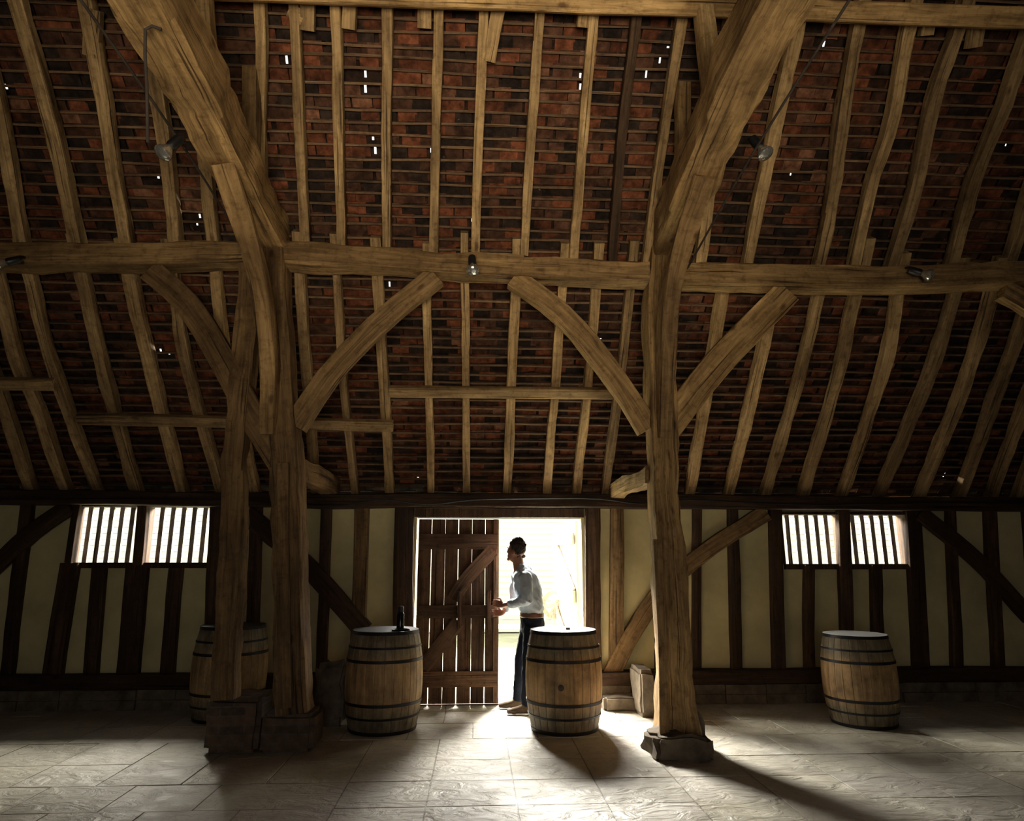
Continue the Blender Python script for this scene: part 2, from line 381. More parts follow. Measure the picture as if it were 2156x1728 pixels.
for k, p in enumerate(LO):
    q = [onR(*a) for a in reversed(p)]; q[0] = q[0]-RA*.08
    w = R.choice((.08, .09, .10)) if (5 < k < 17) else R.uniform(.10, .12)
    beam("rafter", q, w, .1, RN, M_OAK2, jit=.010 if 5 < k < 17 else .014, wob=.010 if 5 < k < 17 else .014, category="rafter", group="lower roof rafters", label="rough hewn oak rafter rising from the wall plate")
for k, p in enumerate(UP):
    q = [onR(*a, -.01) for a in p]; e = q[-1]; sl = (e.y-2.7)/abs(RA.y)
    q.append(e+RA*sl*.5); q.append(e+RA*sl)
    w = .082 if 5 <= k < 15 else .108
    beam("rafter", q, w, .1, RN, M_DARK if k == 13 else M_OAK2, jit=.009 if 5 <= k < 15 else .014, wob=.006 if 5 <= k < 15 else .014, category="rafter", group="upper roof rafters", label="darker round rafter under the red roof tiles" if k == 13 else "long oak rafter rising under the red roof tiles")
for p in ([(1050,20),(1030,130)],[(648,0),(648,65)],[(737,0),(735,62)],[(893,0),(893,60)],[(610,20),(640,40)],[(1230,25),(1226,58)],[(1960,20),(1950,75)],[(2060,30),(2050,100)],[(200,20),(195,120)]):
    beam("timber_cleat", [onR(*a, -.02) for a in p], .11, .07, RN, M_OAK2, step=.1, category="timber block", group="cleats below the upper purlin", label="short oak cleat nailed beside a rafter")
for p in ([(820,824),(1050,826),(1290,828)],[(165,882),(500,888),(828,896)],[(-60,806),(116,809)]):
    beam("roof_rail", [onR(*a, -.095) for a in p], .115, .07, RN, M_OAK2, jit=.004, wob=.006, category="timber rail", label="horizontal oak rail nailed across the lower rafters")
pu = [onR(-200, -48, -.16), onR(640, -16, -.16), onR(1400, 12, -.16), onR(2156, 38, -.16), onR(2500, 48, -.16)]
beam("upper_purlin", pu, .15, .18, RN, M_OAK, wob=.004, category="purlin", label="squared oak purlin high under the rafters", step=.3)
# ------------------------------------------------------------ arcade frame
AY = 5.82
def A(*pp, Y=AY): return [onY(a, b_, Y) for a, b_ in pp]
beam("arcade_plate", A((-320,548),(0,543),(250,543),(480,540),(610,540),(1000,565),(1362,580)), .205, .22, (0, 1, 0), M_POST, jit=.020, wob=.008, category="beam", label="weathered oak arcade plate resting on the posts")
beam("arcade_plate", A((1366,580),(1450,583),(1700,588),(1900,590),(2156,580),(2500,575)), .225, .22, (0, 1, 0), M_OAK, jit=.020, wob=.008, category="beam", label="pale split oak arcade plate beside a post")
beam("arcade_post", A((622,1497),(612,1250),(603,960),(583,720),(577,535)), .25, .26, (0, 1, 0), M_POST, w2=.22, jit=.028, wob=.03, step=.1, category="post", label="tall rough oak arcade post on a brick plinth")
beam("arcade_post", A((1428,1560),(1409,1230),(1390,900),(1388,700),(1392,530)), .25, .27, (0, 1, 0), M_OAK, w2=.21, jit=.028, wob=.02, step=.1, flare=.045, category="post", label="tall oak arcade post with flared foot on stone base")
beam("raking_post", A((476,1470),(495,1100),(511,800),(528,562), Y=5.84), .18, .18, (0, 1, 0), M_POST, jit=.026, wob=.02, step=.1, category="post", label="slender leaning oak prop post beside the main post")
beam("facing_plank", [onY(1399,1556,5.655), onY(1394,1350,5.655), onY(1384,1135,5.655)], .075, .03, (0, 1, 0), M_OAK, jit=.004, wob=.004, category="plank", label="pale bolted repair plank on the post face")
beam("facing_plank", [onY(601,1490,5.66), onY(596,1200,5.66), onY(594,975,5.66)], .10, .03, (0, 1, 0), M_POST, jit=.004, wob=.004, category="plank", label="brown repair plank fixed to the oak post")
for p, w, mm, lab in (([(622,898),(690,795),(765,712),(840,645),(918,583)], .2, M_OAK, "curved oak arch brace springing from post to plate"),
                  ([(1364,905),(1305,812),(1218,698),(1150,636),(1080,588)], .2, M_OAK, "curved oak arch brace springing from post to plate"),
                  ([(600,985),(530,870),(460,740),(395,640),(318,572)], .22, M_POST, "dark curved brace from post to arcade plate"),
                  ([(1396,912),(1490,790),(1570,702),(1655,615)], .26, M_OAK, "broad nearly straight brace from post to arcade plate"),
                  ([(2240,720),(2180,655),(2110,612)], .2, M_OAK, "end of a curved brace under the arcade plate")):
    beam("arch_brace", A(*p, Y=5.80), w, .1, (0, 1, 0), mm, jit=.008, wob=.004, category="brace", group="arcade braces", label=lab)
for xs_, lab in (((-1.96, -1.9, -1.84, -1.8), "massive cambered oak tie beam crossing the nave"), ((1.80, 1.70, 1.62, 1.5), "massive pale oak tie beam crossing the nave")):
    beam("tie_beam", [(xs_[0], 6.0, 4.46), (xs_[1], 4.6, 4.52), (xs_[2], 3.0, 4.55), (xs_[3], -1.2, 4.45)], .30, .34, (0, 0, 1), M_OAK, jit=.036, wob=.02, step=.09, category="tie beam", label=lab)
    sg = 1 if xs_[0] > 0 else -1
    beam("knee_brace", [(xs_[0]-.17*sg, 5.68, 2.55), (xs_[0]-.15*sg, 5.56, 3.2), (xs_[1]-.06*sg, 5.25, 3.8), (xs_[1]+.02*sg, 4.5, 4.40)], .11, .16, (0, -1, .4), M_OAK, w2=.17, d2=.2, jit=.010, wob=.008, category="brace", label="slim curved knee brace from post up to the tie beam")
    beam("queen_strut", [(xs_[1]+.08*sg, 4.4, 4.68), (xs_[1]+(.05 if sg > 0 else .30*sg), 4.4, 6.0)], .13, .14, (0, 1, 0), M_OAK2, category="strut", label="upright oak strut standing on the tie beam")
    beam("queen_strut", [(xs_[1]+.0*sg, 5.0, 4.66), (xs_[1]+(.02*sg), 4.9, 5.5)], .12, .12, (0, 1, 0), M_POST, category="strut", label="dark upright strut standing on the tie beam")
for px, py, ww in ((612, 985, .2), (1376, 1000, .15)):
    a = onY(px, py, 5.9); beam("aisle_tie", [a, Vector((a.x, 6.8, a.z+.02)), Vector((a.x, 7.56, a.z))], ww, ww, (0, 0, 1), M_POST, jit=.02, wob=.02, category="beam", label="short aisle tie joining post and wall plate")
def plinth(name, px0, px1, pyb, pyt, Yd, mat, lab, amp=.02, cat="plinth", taper=0.0):
    a = onZ((px0+px1)/2, pyb); Yf = a.y; x0 = onY(px0, pyb, Yf).x; x1 = onY(px1, pyb, Yf).x; zt = onY((px0+px1)/2, pyt, Yf).z
    return rock(name, x0, x1, Yf, Yf+Yd, 0, zt, mat, amp, taper=taper, category=cat, label=lab)
plinth("brick_plinth", 424, 541, 1588, 1470, .42, M_BRICK, "dark brick plinth under the leaning post")
plinth("brick_plinth", 543, 655, 1586, 1505, .42, M_BRICK, "low brick plinth under the oak arcade post")
plinth("padstone", 1374, 1512, 1604, 1555, .44, M_STONE, "rough dark stone pad under the oak post", .06, "stone", .12)
plinth("padstone", 1446, 1500, 1588, 1500, .25, M_STONE, "broken stone leaning at the post foot", .06, "stone", .5)
plinth("stone_block", 655, 722, 1530, 1400, .35, M_STONE, "rough limestone block beside the barrel", .07, "stone block", .15)
plinth("stone_block", 1352, 1382, 1512, 1412, .5, M_STONE, "worn dressed stone block beside the post", .02, "stone block")
plinth("stone_step", 1272, 1352, 1498, 1470, .3, M_STONE, "low stone ledge along the wall foot", .02, "stone step")
def rod(name, pts, r, mat, lab, cat, par=None):
    beam(name, pts, r*2, r*2, (0.01, .02, 1) if abs((Vector(pts[-1])-Vector(pts[0])).normalized().z) < .8 else (0, 1, 0), mat, jit=0, wob=0, cham=.35, step=.15, category=cat, label=lab)
rod("iron_rod", [(-2.12, 1.5, 4.36), (-2.12, 4.0, 4.38), (-2.14, 5.65, 4.3)], .008, M_IRON, "thin iron rod running beside the tie beam", "rod")
rod("iron_rod", [(1.98, 1.5, 4.5), (1.98, 4.0, 4.42), (1.92, 5.65, 4.15)], .008, M_IRON, "thin iron rod running beside the tie beam", "rod")
rod("iron_bracket", [onY(340, 62, 3.2), onY(306, 62, 3.2), onY(309, 180, 3.3), onY(311, 300, 3.4)], .008, M_IRON, "bent iron hook bracket hanging on the beam", "bracket")
cp = [(-30, 1052), (200, 1050), (480, 1052), (600, 1060), (720, 1066), (800, 1052), (900, 1062), (1000, 1052), (1150, 1049), (1260, 1050), (1350, 1060), (1450, 1052), (1700, 1062), (2000, 1058), (2200, 1060)]
rod("electric_cable", [onY(a, b_, 7.40) for a, b_ in cp], .008, M_BLACK, "black electric cable sagging along the wall plate", "cable")
# ------------------------------------------------------------ north wall framing
WP = [onY(a, b_, 7.52) for a, b_ in ((-420, 1047), (0, 1047), (700, 1054), (1400, 1056), (2156, 1063), (2600, 1064))]
beam("wall_plate", WP, .15, .2, (0, 1, 0), M_DARK, jit=.008, wob=.01, step=.3, category="beam", label="dark oak wall plate along the top of the wall")
zs = .27
for (a, b_) in ((X0+.02, DX0-.14), (DX1+.14, X1-.02)):
    beam("sole_plate", [(a, 7.56, zs), ((a+b_)/2, 7.56, zs+.01), (b_, 7.56, zs)], .14, .18, (0, 1, 0), M_DARK, step=.4, category="beam", label="dark oak sole plate on the stone plinth")
ST = [(60,1062,14,1440,22),(148,1185,110,1440,36),(165,1062,148,1190,12),(211,1195,190,1440,26),(303,1062,292,1190,20),(292,1190,268,1440,42),(372,1195,352,1440,26),(458,1062,445,1440,30),(540,1062,530,1440,24),
      (686,1070,676,1440,20),(762,1070,750,1440,30),(852,1062,850,1470,40),(1247,1062,1250,1470,32),(1299,1070,1297,1440,28),(1390,1070,1393,1440,22),(1466,1070,1467,1440,18),(1542,1070,1550,1440,22),(1630,1070,1641,1440,26),
      (1703,1190,1706,1440,20),(1775,1070,1786,1440,26),(1844,1190,1850,1440,22),(1919,1070,1940,1440,34),(2000,1070,2014,1440,20),(2082,1070,2102,1440,24),(2165,1070,2190,1440,26),(-40,1062,-80,1440,24)]
for (a, b_, c_, d_, w) in ST:
    door = a in (852, 1247)
    pb = onY(c_, d_, 7.585)
    if door: pb.z = .0
    beam("wall_stud", [pb, onY(a, b_, 7.585)], w/190, .09, (0, 1, 0), M_POST if a in (1299, 762) else M_DARK, jit=.008, wob=.012, step=.25, category="stud", group="wall framing studs", label="heavy dark oak door post" if door else "dark oak stud between plaster panels")
for p, w in (([(520,1080),(640,1185),(765,1330)], 38), ([(1612,1078),(1500,1150),(1400,1235),(1330,1335),(1278,1440)], 34), ([(150,1068),(70,1120),(-20,1200)], 34), ([(1935,1078),(2060,1180),(2170,1300)], 34)):
    beam("wall_brace", [onY(a, b_, 7.55) for a, b_ in p], w/190, .07, (0, 1, 0), M_POST if p[0][0] == 1612 else M_DARK, jit=.008, wob=.01, category="brace", group="wall framing braces", label="diagonal oak brace across the plaster wall")
boxes("trim_1", [(DX0-.02, DX1+.02, 7.53, 7.75, DZ, DZ+.1)], M_DARK, kind="structure", label="dark oak door lintel")
boxes("trim_2", [(DX0-.02, DX1+.02, 7.6, 7.9, -.03, .012)], M_STONE, kind="structure", label="worn stone threshold")
for wi, (a, b_, z0, z1) in enumerate((W1, W2)):
    mul = pxX(299 if wi == 0 else 1776, 1125)
    e = empty("window_%d" % (wi+1), (a, 7.6, z0), "unglazed two-light window opening with upright pale bars", None, kind="structure")
    fr = [(a, b_, 7.58, 7.76, z0-.06, z0), (a, b_, 7.58, 7.76, z1-.015, z1+.02), (a-.03, a+.01, 7.58, 7.76, z0, z1), (b_-.01, b_+.03, 7.58, 7.76, z0, z1), (mul-.045, mul+.045, 7.58, 7.76, z0, z1)]
    boxes("window_frame", fr, M_DARK, parent=e, label="dark oak window frame with central mullion")
    for (p, q) in ((a, mul-.045), (mul+.045, b_)):
        for k in range(5):
            x = p+(q-p)*(k+1)/6
            beam("window_bar", [(x, 7.70, z0), (x, 7.70, z1)], .05, .03, (0, 1, 0), M_BAR, jit=.0, wob=.0, parent=e)
# ------------------------------------------------------------ doors
dl0, dl1 = pxX(876, 1300, 7.57), pxX(1050, 1300, 7.57); zt = DZ-.02
door = empty("door_1", (dl0, 7.57, .02), "weathered brown plank door with ledges and diagonal braces", None, kind="structure")
npk = 6; pw = (dl1-dl0)/npk
for k in range(npk):
    xa = dl0+k*pw
    gp = (.008, .003, .009, .003, .007, 0)[k]
    beam("plank", [(xa+(pw-gp)/2, 7.60, .016+R.uniform(0, .003)), (xa+(pw-gp)/2, 7.60, zt)], pw-gp, .03, (0, 1, 0), M_DOOR, jit=.0012, wob=.001, cham=.1, parent=door, step=.2)
def dpt(a, b_, Y=7.565): return onY(a, b_, Y)
for y_, h in ((1140, 32), (1288, 26), (1430, 30)):
    p, q = dpt(882, y_), dpt(1047, y_+3); q.z = p.z
    beam("ledge", [p, q], h/190, .035, (0, 1, 0), M_DOOR, jit=.003, wob=.003, parent=door)
for p in ([(890,1405),(925,1360),(966,1308)], [(955,1262),(985,1215),(1038,1158)]):
    beam("brace", [dpt(*a) for a in p], .15, .034, (0, 1, 0), M_DOOR, jit=.003, wob=.003, parent=door)
beam("latch", [dpt(967, 1322, 7.53), dpt(967, 1245, 7.53)], .04, .04, (0, 1, 0), M_DOOR, jit=.002, wob=0, parent=door)
beam("handle", [dpt(1031, 1327, 7.53), dpt(1029, 1285, 7.52), dpt(1030, 1243, 7.53)], .04, .045, (0, 1, 0), M_DOOR, jit=.002, wob=0, parent=door)
beam("stile", [(dl1-.035, 7.565, .04), (dl1-.035, 7.565, zt)], .05, .03, (0, 1, 0), M_DOOR, jit=.002, wob=.002, parent=door)
nl = []
for y_ in (1134, 1146, 1284, 1294, 1424, 1438):
    for x_ in (895, 925, 958, 993, 1020):
        p = dpt(x_, y_, 7.545); nl.append((p.x-.006, p.x+.006, p.y-.004, p.y+.006, p.z-.006, p.z+.006))
boxes("nail_heads", nl, M_IRON, parent=door, base=(dl0, 7.57, .1), label="rows of iron nail heads")
hx = DX1-.03; ang = math.radians(78)
door2 = empty("door_2", (hx, 7.78, .02), "pale sunlit plank door leaf swung open outside", None, kind="structure")
dvec = Vector((-math.cos(ang), math.sin(ang), 0)); nv = Vector((math.sin(ang), math.cos(ang), 0))
for k in range(5):
    c = Vector((hx, 7.78, 0))+dvec*(.08+k*.165)
    beam("plank", [c+Vector((0, 0, .05)), c+Vector((0, 0, 1.95))], .155, .03, nv, M_PALE, jit=.001, wob=.001, parent=door2, step=.4)
for z in (.3, 1.1, 1.75):
    c = Vector((hx, 7.78, z))-nv*.035; beam("ledge", [c+dvec*.02, c+dvec*.8], .13, .03, nv, M_PALE, jit=.001, wob=.001, parent=door2)
for z in (.35, 1.15):
    c = Vector((hx, 7.78, z))-nv*.037; beam("brace", [c+dvec*.06, c+dvec*.74+Vector((0, 0, .6))], .11, .03, nv, M_PALE, jit=.001, wob=.001, parent=door2)
bl = []
for k in range(30): bl.append((-9, 10, 15-.0, 15.03+.0, k*.13, k*.13+.120))
e = empty("outbuilding", (0, 15, 0), "white weatherboarded farm building across the yard", "building")
boxes("weatherboards", bl, M_WHITE, parent=e, base=(0, 15, 0))
boxes("wall_core", [(-9, 10, 15.03, 17, 0, 3.9)], M_WHITE, parent=e, base=(0, 15, 0))
e = empty("rail_fence", (0, 12.5, 0), "low pale timber rail fence across the yard", "fence")
for z in (.35, .6): beam("rail", [(-3, 12.5, z), (3, 12.5, z)], .08, .03, (0, 1, 0), M_PALE, parent=e, step=.8)
for x in (-2.4, -1.2, 0, 1.2, 2.4): beam("fence_post", [(x, 12.53, -.03), (x, 12.53, .75)], .08, .05, (0, 1, 0), M_PALE, parent=e)
wc = onY(1168, 1272, 8.4)
e = empty("wagon_wheel", (wc.x, 8.4, -.03), "small old wooden wheel beside the open door", "wheel")
V = []; Fc = []; n = 32; rw = .17
for i in range(n):
    a = 2*math.pi*i/n
    for rr, yy in ((rw, -.02), (rw, .02), (rw-.05, .02), (rw-.05, -.02)): V.append((wc.x+rr*math.cos(a), 8.4+yy, wc.z+rr*math.sin(a)))
for i in range(n):
    for j in range(4):
        a = i*4+j; b_ = i*4+(j+1) % 4; c_ = ((i+1) % n)*4+(j+1) % 4; d_ = ((i+1) % n)*4+j; Fc.append((a, d_, c_, b_))
finish("rim", V, Fc, M_BAR, base=(wc.x, 8.4, wc.z), parent=e)
for i in range(6):
    a = math.pi*2*i/6; beam("spoke", [(wc.x, 8.4, wc.z), (wc.x+.14*math.cos(a), 8.4, wc.z+.14*math.sin(a))], .03, .025, (0, 1, 0), M_PALE, parent=e, jit=.001, wob=0)
beam("stand", [(wc.x, 8.43, -.03), (wc.x, 8.43, wc.z)], .07, .04, (0, 1, 0), M_PALE, parent=e)
# ------------------------------------------------------------ barrels
BH = .87; RB = .355; RH = .30
def br(z):
    t = (z/BH-.5)*2; return RH+(RB-RH)*(1-abs(t)**2.1)
def barrel(loc, label):
    e = empty("wine_barrel", loc, label, "barrel", group="oak wine barrels")
    V = []; Fc = []; ns = 26; nz = 20
    ths = []
    for i in range(ns):
        a = 2*math.pi*i/ns; w = 2*math.pi/ns; ths += [(a, -.004), (a+.06*w, 0), (a+.5*w, .001), (a+.94*w, 0)]
    n = len(ths)
    for k in range(nz+1):
        z = BH*k/nz
        for a, dr in ths: V.append(((br(z)+dr)*math.cos(a), (br(z)+dr)*math.sin(a), z))
    for k in range(nz):
        for i in range(n): a = k*n+i; b_ = k*n+(i+1) % n; Fc.append((a, b_, b_+n, a+n))
    for k, z1 in ((nz, BH-.035), (0, .035)):
        o = len(V); r_in = RH-.024
        for zz in (BH*k/nz, z1):
            for a, dr in ths: V.append((r_in*math.cos(a), r_in*math.sin(a), zz))
        for i in range(n):
            j = (i+1) % n
            Fc.append((k*n+i, k*n+j, o+j, o+i) if k else (o+i, o+j, j, i)); Fc.append((o+i, o+j, o+n+j, o+n+i) if k else (o+n+i, o+n+j, o+j, o+i))
    V = [Vector(v)+Vector(loc) for v in V]
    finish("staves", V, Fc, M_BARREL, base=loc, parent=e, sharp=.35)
    for z in (BH-.035, .02):
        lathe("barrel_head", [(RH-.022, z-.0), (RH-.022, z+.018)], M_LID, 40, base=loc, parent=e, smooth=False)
    for z, h, mt in ((.0, .030, M_HOOPD), (BH-.030, .030, M_HOOPD), (.13, .018, M_HOOPD), (BH-.148, .018, M_HOOPD), (.24, .026, M_HOOPD), (BH-.266, .026, M_HOOPD)):
        z = max(z, .002)
        lathe("hoop", [(br(z)-.004, z), (br(z)+.006, z), (br(z+h)+.006, z+h), (br(z+h)-.004, z+h)], mt, 56, base=loc, parent=e, sharp=.5)
    return e
def copytree(e, loc, label):
    n = e.copy(); col.objects.link(n); n.location = loc; n["label"] = label
    for c in list(e.children):
        k = c.copy(); col.objects.link(k); k.parent = n
    return n
def barrel_loc(px, py):
    p = onZ(px, py); d = Vector((p.x, p.y, 0)).normalized(); q = p+d*RH; q.z = 0; return q
L1 = barrel_loc(804, 1551); L2 = barrel_loc(1189, 1551); L3 = barrel_loc(1821, 1537); L4 = barrel_loc(474, 1524)
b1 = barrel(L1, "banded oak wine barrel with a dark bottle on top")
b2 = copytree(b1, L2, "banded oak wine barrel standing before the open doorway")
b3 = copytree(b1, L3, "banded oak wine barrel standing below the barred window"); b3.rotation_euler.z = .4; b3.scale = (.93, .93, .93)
b4 = copytree(b1, L4, "shadowed oak wine barrel behind the leaning post"); b4.rotation_euler.z = 1
bp = L2+Vector((-.07, -RB+.004, .41)); 
lathe("bung", [(.022, -.02), (.026, .012), (.018, .014)], M_IRON, 16, base=bp, ax=Matrix.Rotation(math.pi/2, 3, 'X'), parent=b2, label="dark round bung")
zt_ = BH-.017
p = L1+Vector((.13, .02, zt_))
e = empty("wine_bottle", p, "tall dark bottle standing on the barrel head", "bottle")
lathe("bottle_body", [(.03, 0), (.036, .004), (.037, .02), (.037, .15), (.03, .165), (.026, .17)], M_BOTTLE, 24, base=p, parent=e)
lathe("bottle_cap", [(.027, .168), (.029, .172), (.029, .215), (.024, .222)], M_BLACK, 24, base=p, parent=e)
p = L1+Vector((.15, -.13, zt_))
lathe("shallow_dish", [(.045, 0), (.075, .006), (.085, .028), (.08, .028), (.07, .012), (.02, .01)], M_BLACK, 28, base=p, category="dish", label="small black dish on the barrel head")
p = L2+Vector((.04, -.05, zt_))
lathe("cork_stopper", [(.018, 0), (.022, .01), (.02, .035), (.012, .04)], M_PALE, 16, base=p, category="cork", label="small pale stopper on the barrel head")
# ------------------------------------------------------------ spot lamps
def spot(name_loc, aim, par=None, label=""):
    loc = Vector(name_loc); z = Vector(aim).normalized()
    q = z.to_track_quat('Z', 'Y').to_matrix()
    e = empty("spotlight", loc, label, "light", group="reflector spotlights on the timbers")
    lathe("lamp_holder", [(.02, -.03), (.032, -.025), (.036, .0), (.036, .06), (.03, .075)], M_BLACK, 20, base=loc, ax=q, parent=e)
    lathe("bulb", [(.022, .07), (.028, .09), (.05, .12), (.06, .145), (.06, .155), (.05, .168), (.03, .178), (.004, .182)], M_BULB, 24, base=loc, ax=q, parent=e)
    beam("mounting_bracket", [loc, loc+Vector((0, .03, .05)), loc+Vector((0, .09, .07))], .02, .02, (1, 0, 0), M_BLACK, jit=0, wob=0, step=.03, parent=e)
    return e
spot(onY(994, 545, 5.60), (.05, -.3, -.8), label="black spotlight with silver reflector bulb on the plate")
spot(onY(1922, 570, 5.60), (.6, -.35, -.4), label="black spotlight angled sideways below the plate")
spot(onY(34, 548, 5.60), (-.6, -.35, -.4), label="black spotlight angled outward on the plate")
spot(onY(374, 296, 4.1), (-.35, -.25, -.7), label="black spotlight hanging from the iron rod")
spot(onY(1588, 296, 4.25), (.3, -.2, -.7), label="black spotlight hanging from the iron rod")
# ------------------------------------------------------------ person
PY = 7.28
def J(px, py, dy=0.0):
    p = onY(px, py, PY); p.y += dy; return p
class Acc:
    def __init__(s): s.V = []; s.F = []
    def tube(s, pts, rad, n=14, ref=(0, 1, 0), sub=4):
        P = []; Rr = []
        for i in range(len(pts)-1):
            for k in range(sub):
                t = k/sub; P.append(Vector(pts[i]).lerp(Vector(pts[i+1]), t)); tt = t*t*(3-2*t); Rr.append(tuple(a+(b_-a)*tt for a, b_ in zip(rad[i], rad[i+1])))
        P.append(Vector(pts[-1])); Rr.append(rad[-1]); m_ = len(P)
        ref = Vector(ref)
        T0 = (P[1]-P[0]).normalized(); T1 = (P[-1]-P[-2]).normalized()
        P2 = [P[0]-T0*Rr[0][0]*.5]+P+[P[-1]+T1*Rr[-1][0]*.5]; R2 = [tuple(x*.6 for x in Rr[0])]+Rr+[tuple(x*.6 for x in Rr[-1])]
        o = len(s.V)
        for i, p in enumerate(P2):
            T = (P2[min(i+1, len(P2)-1)]-P2[max(i-1, 0)]).normalized(); A_ = T.cross(ref)
            if A_.length < .05: A_ = T.cross(Vector((1, 0, .1)))
            A_.normalize(); B_ = A_.cross(T).normalized()
            for k in range(n):
                a = 2*math.pi*k/n; s.V.append(p+A_*R2[i][0]*math.cos(a)+B_*R2[i][1]*math.sin(a))
        L = len(P2)
        for i in range(L-1):
            for k in range(n): a = o+i*n+k; b_ = o+i*n+(k+1) % n; s.F.append((a, b_, b_+n, a+n))
        s.F.append(tuple(o+k for k in reversed(range(n)))); s.F.append(tuple(o+(L-1)*n+k for k in range(n)))
    def ell(s, c, r, M3=None, nu=16, nv=12, fn=None):
        M3 = M3 or Matrix.Identity(3); o = len(s.V); c = Vector(c)
        pts = [Vector((0, 0, -1))]
        for j in range(1, nv):
            ph = -math.pi/2+math.pi*j/nv
            for i in range(nu): a = 2*math.pi*i/nu; pts.append(Vector((math.cos(ph)*math.cos(a), math.cos(ph)*math.sin(a), math.sin(ph))))
        pts.append(Vector((0, 0, 1)))
        for p in pts:
            q = Vector((p.x*r[0], p.y*r[1], p.z*r[2]))
            if fn: q = fn(q, p)
            s.V.append(c+M3@q)
        for i in range(nu): s.F.append((o, o+1+(i+1) % nu, o+1+i))
        for j in range(nv-2):
            for i in range(nu): a = o+1+j*nu+i; b_ = o+1+j*nu+(i+1) % nu; s.F.append((a, b_, b_+nu, a+nu))
        l = o+1+(nv-2)*nu; t = len(s.V)-1
        for i in range(nu): s.F.append((l+i, l+(i+1) % nu, t))
    def build(s, name, mat, vox, parent, base, label=None, disp=0, dscale=20, smooth_it=2, disp2=0, dscale2=45):
        me = bpy.data.meshes.new(name); me.from_pydata([tuple(v) for v in s.V], [], s.F)
        ob = bpy.data.objects.new(name+"_src", me); col.objects.link(ob)
        md = ob.modifiers.new("r", 'REMESH'); md.mode = 'VOXEL'; md.voxel_size = vox
        sm = ob.modifiers.new("s", 'SMOOTH'); sm.iterations = smooth_it; sm.factor = .5
        dg = bpy.context.evaluated_depsgraph_get(); dg.update()
        m2 = bpy.data.meshes.new_from_object(ob.evaluated_get(dg)); bpy.data.objects.remove(ob)
        V = [v.co.copy() for v in m2.vertices]; nn = [v.normal.copy() for v in m2.vertices]
        if disp:
            V = [v+n_*(noise.noise(Vector((v.x*dscale, v.y*dscale, v.z*dscale*.7)))*disp - abs(noise.noise(Vector((v.x*dscale2+v.z*dscale2*.5, v.y*dscale2, v.z*dscale2*.8))))*disp2) for v, n_ in zip(V, nn)]
        Fc = [tuple(p.vertices) for p in m2.polygons]
        return finish(name, V, Fc, mat, base=base, parent=parent, label=label, sharp=3.0)
pb = J(1100, 1492); pb.z = 0
per_ = empty("person", pb, "person in pale blue shirt and dark jeans opening the plank door", "person")
hc = J(1086, 1161)
hm = Matrix.Rotation(math.radians(-30), 3, 'Z') @ Matrix.Rotation(math.radians(6), 3, 'Y')
def headfn(q, p):
    q = q.copy()
    if q.z < 0:
        t = -p.z; q.y *= 1-.30*t; q.x = q.x*(1-.12*t)-.016*t
    if p.x < -.6 and abs(p.y) < .5: q.x *= .96
    if p.x < -.55 and .0 < p.z < .35 and .15 < abs(p.y) < .6: q.x += .008
    if p.x > .3 and p.z > -.2: q.x += .008
    return q
B = Acc()
B.ell(hc, (.092, .074, .116), hm, 28, 22, headfn)
h = lambda x, y, z: hc+hm@Vector((x, y, z))
B.tube([h(-.086, 0, .018), h(-.100, 0, -.014), h(-.086, 0, -.022)], [(.007, .008), (.009, .012), (.007, .010)], 8)
B.tube([h(-.086, -.03, .032), h(-.091, 0, .03), h(-.086, .03, .032)], [(.007, .007)]*3, 8, ref=(0, 0, 1))
B.tube([h(-.082, -.020, -.050), h(-.090, 0, -.048), h(-.082, .020, -.050)], [(.005, .006)]*3, 8, ref=(0, 0, 1))
B.tube([h(-.082, -.018, -.061), h(-.088, 0, -.061), h(-.082, .018, -.061)], [(.005, .006)]*3, 8, ref=(0, 0, 1))
B.ell(h(-.074, 0, -.088), (.022, .026, .02), hm, 12, 8)
for sy in (-1, 1): B.ell(h(.006, sy*.076, -.008), (.02, .009, .032), hm @ Matrix.Rotation(.15, 3, 'Y'), 12, 8)
nb = J(1094, 1197)
B.tube([h(.02, 0, -.05), J(1091, 1184), nb, J(1099, 1215)], [(.058, .055), (.058, .056), (.064, .068), (.08, .10)])
B.tube([J(1098, 1208), J(1105, 1235), J(1114, 1265), J(1120, 1292), J(1120, 1312)], [(.085, .15), (.10, .15), (.10, .14), (.10, .15), (.10, .16)], 20)
SL, EL, WL = J(1103, 1212, -.16), J(1108, 1260, -.24), J(1061, 1273, -.01)
SR, ER, WR = J(1090, 1212, .16), J(1083, 1260, .20), J(1060, 1291, .12)
for S_, E_, W_ in ((SL, EL, WL), (SR, ER, WR)):
    B.tube([S_, S_.lerp(E_, .5), E_, E_.lerp(W_, .35), W_], [(.046, .046), (.042, .042), (.037, .037), (.037, .037), (.024, .028)])
HL, KL, AL = J(1120, 1318, -.09), J(1110, 1395, -.14), J(1106, 1480, -.14)
HR, KR, AR = J(1116, 1318, .09), J(1098, 1392, .10), J(1091, 1468, .14)
AL.z = .09; AR.z = .09
for H_, K_, A__ in ((HL, KL, AL), (HR, KR, AR)):
    B.tube([H_, K_, K_.lerp(A__, .35), A__, A__-Vector((0, 0, .04))], [(.08, .085), (.055, .058), (.055, .052), (.035, .035), (.035, .035)])
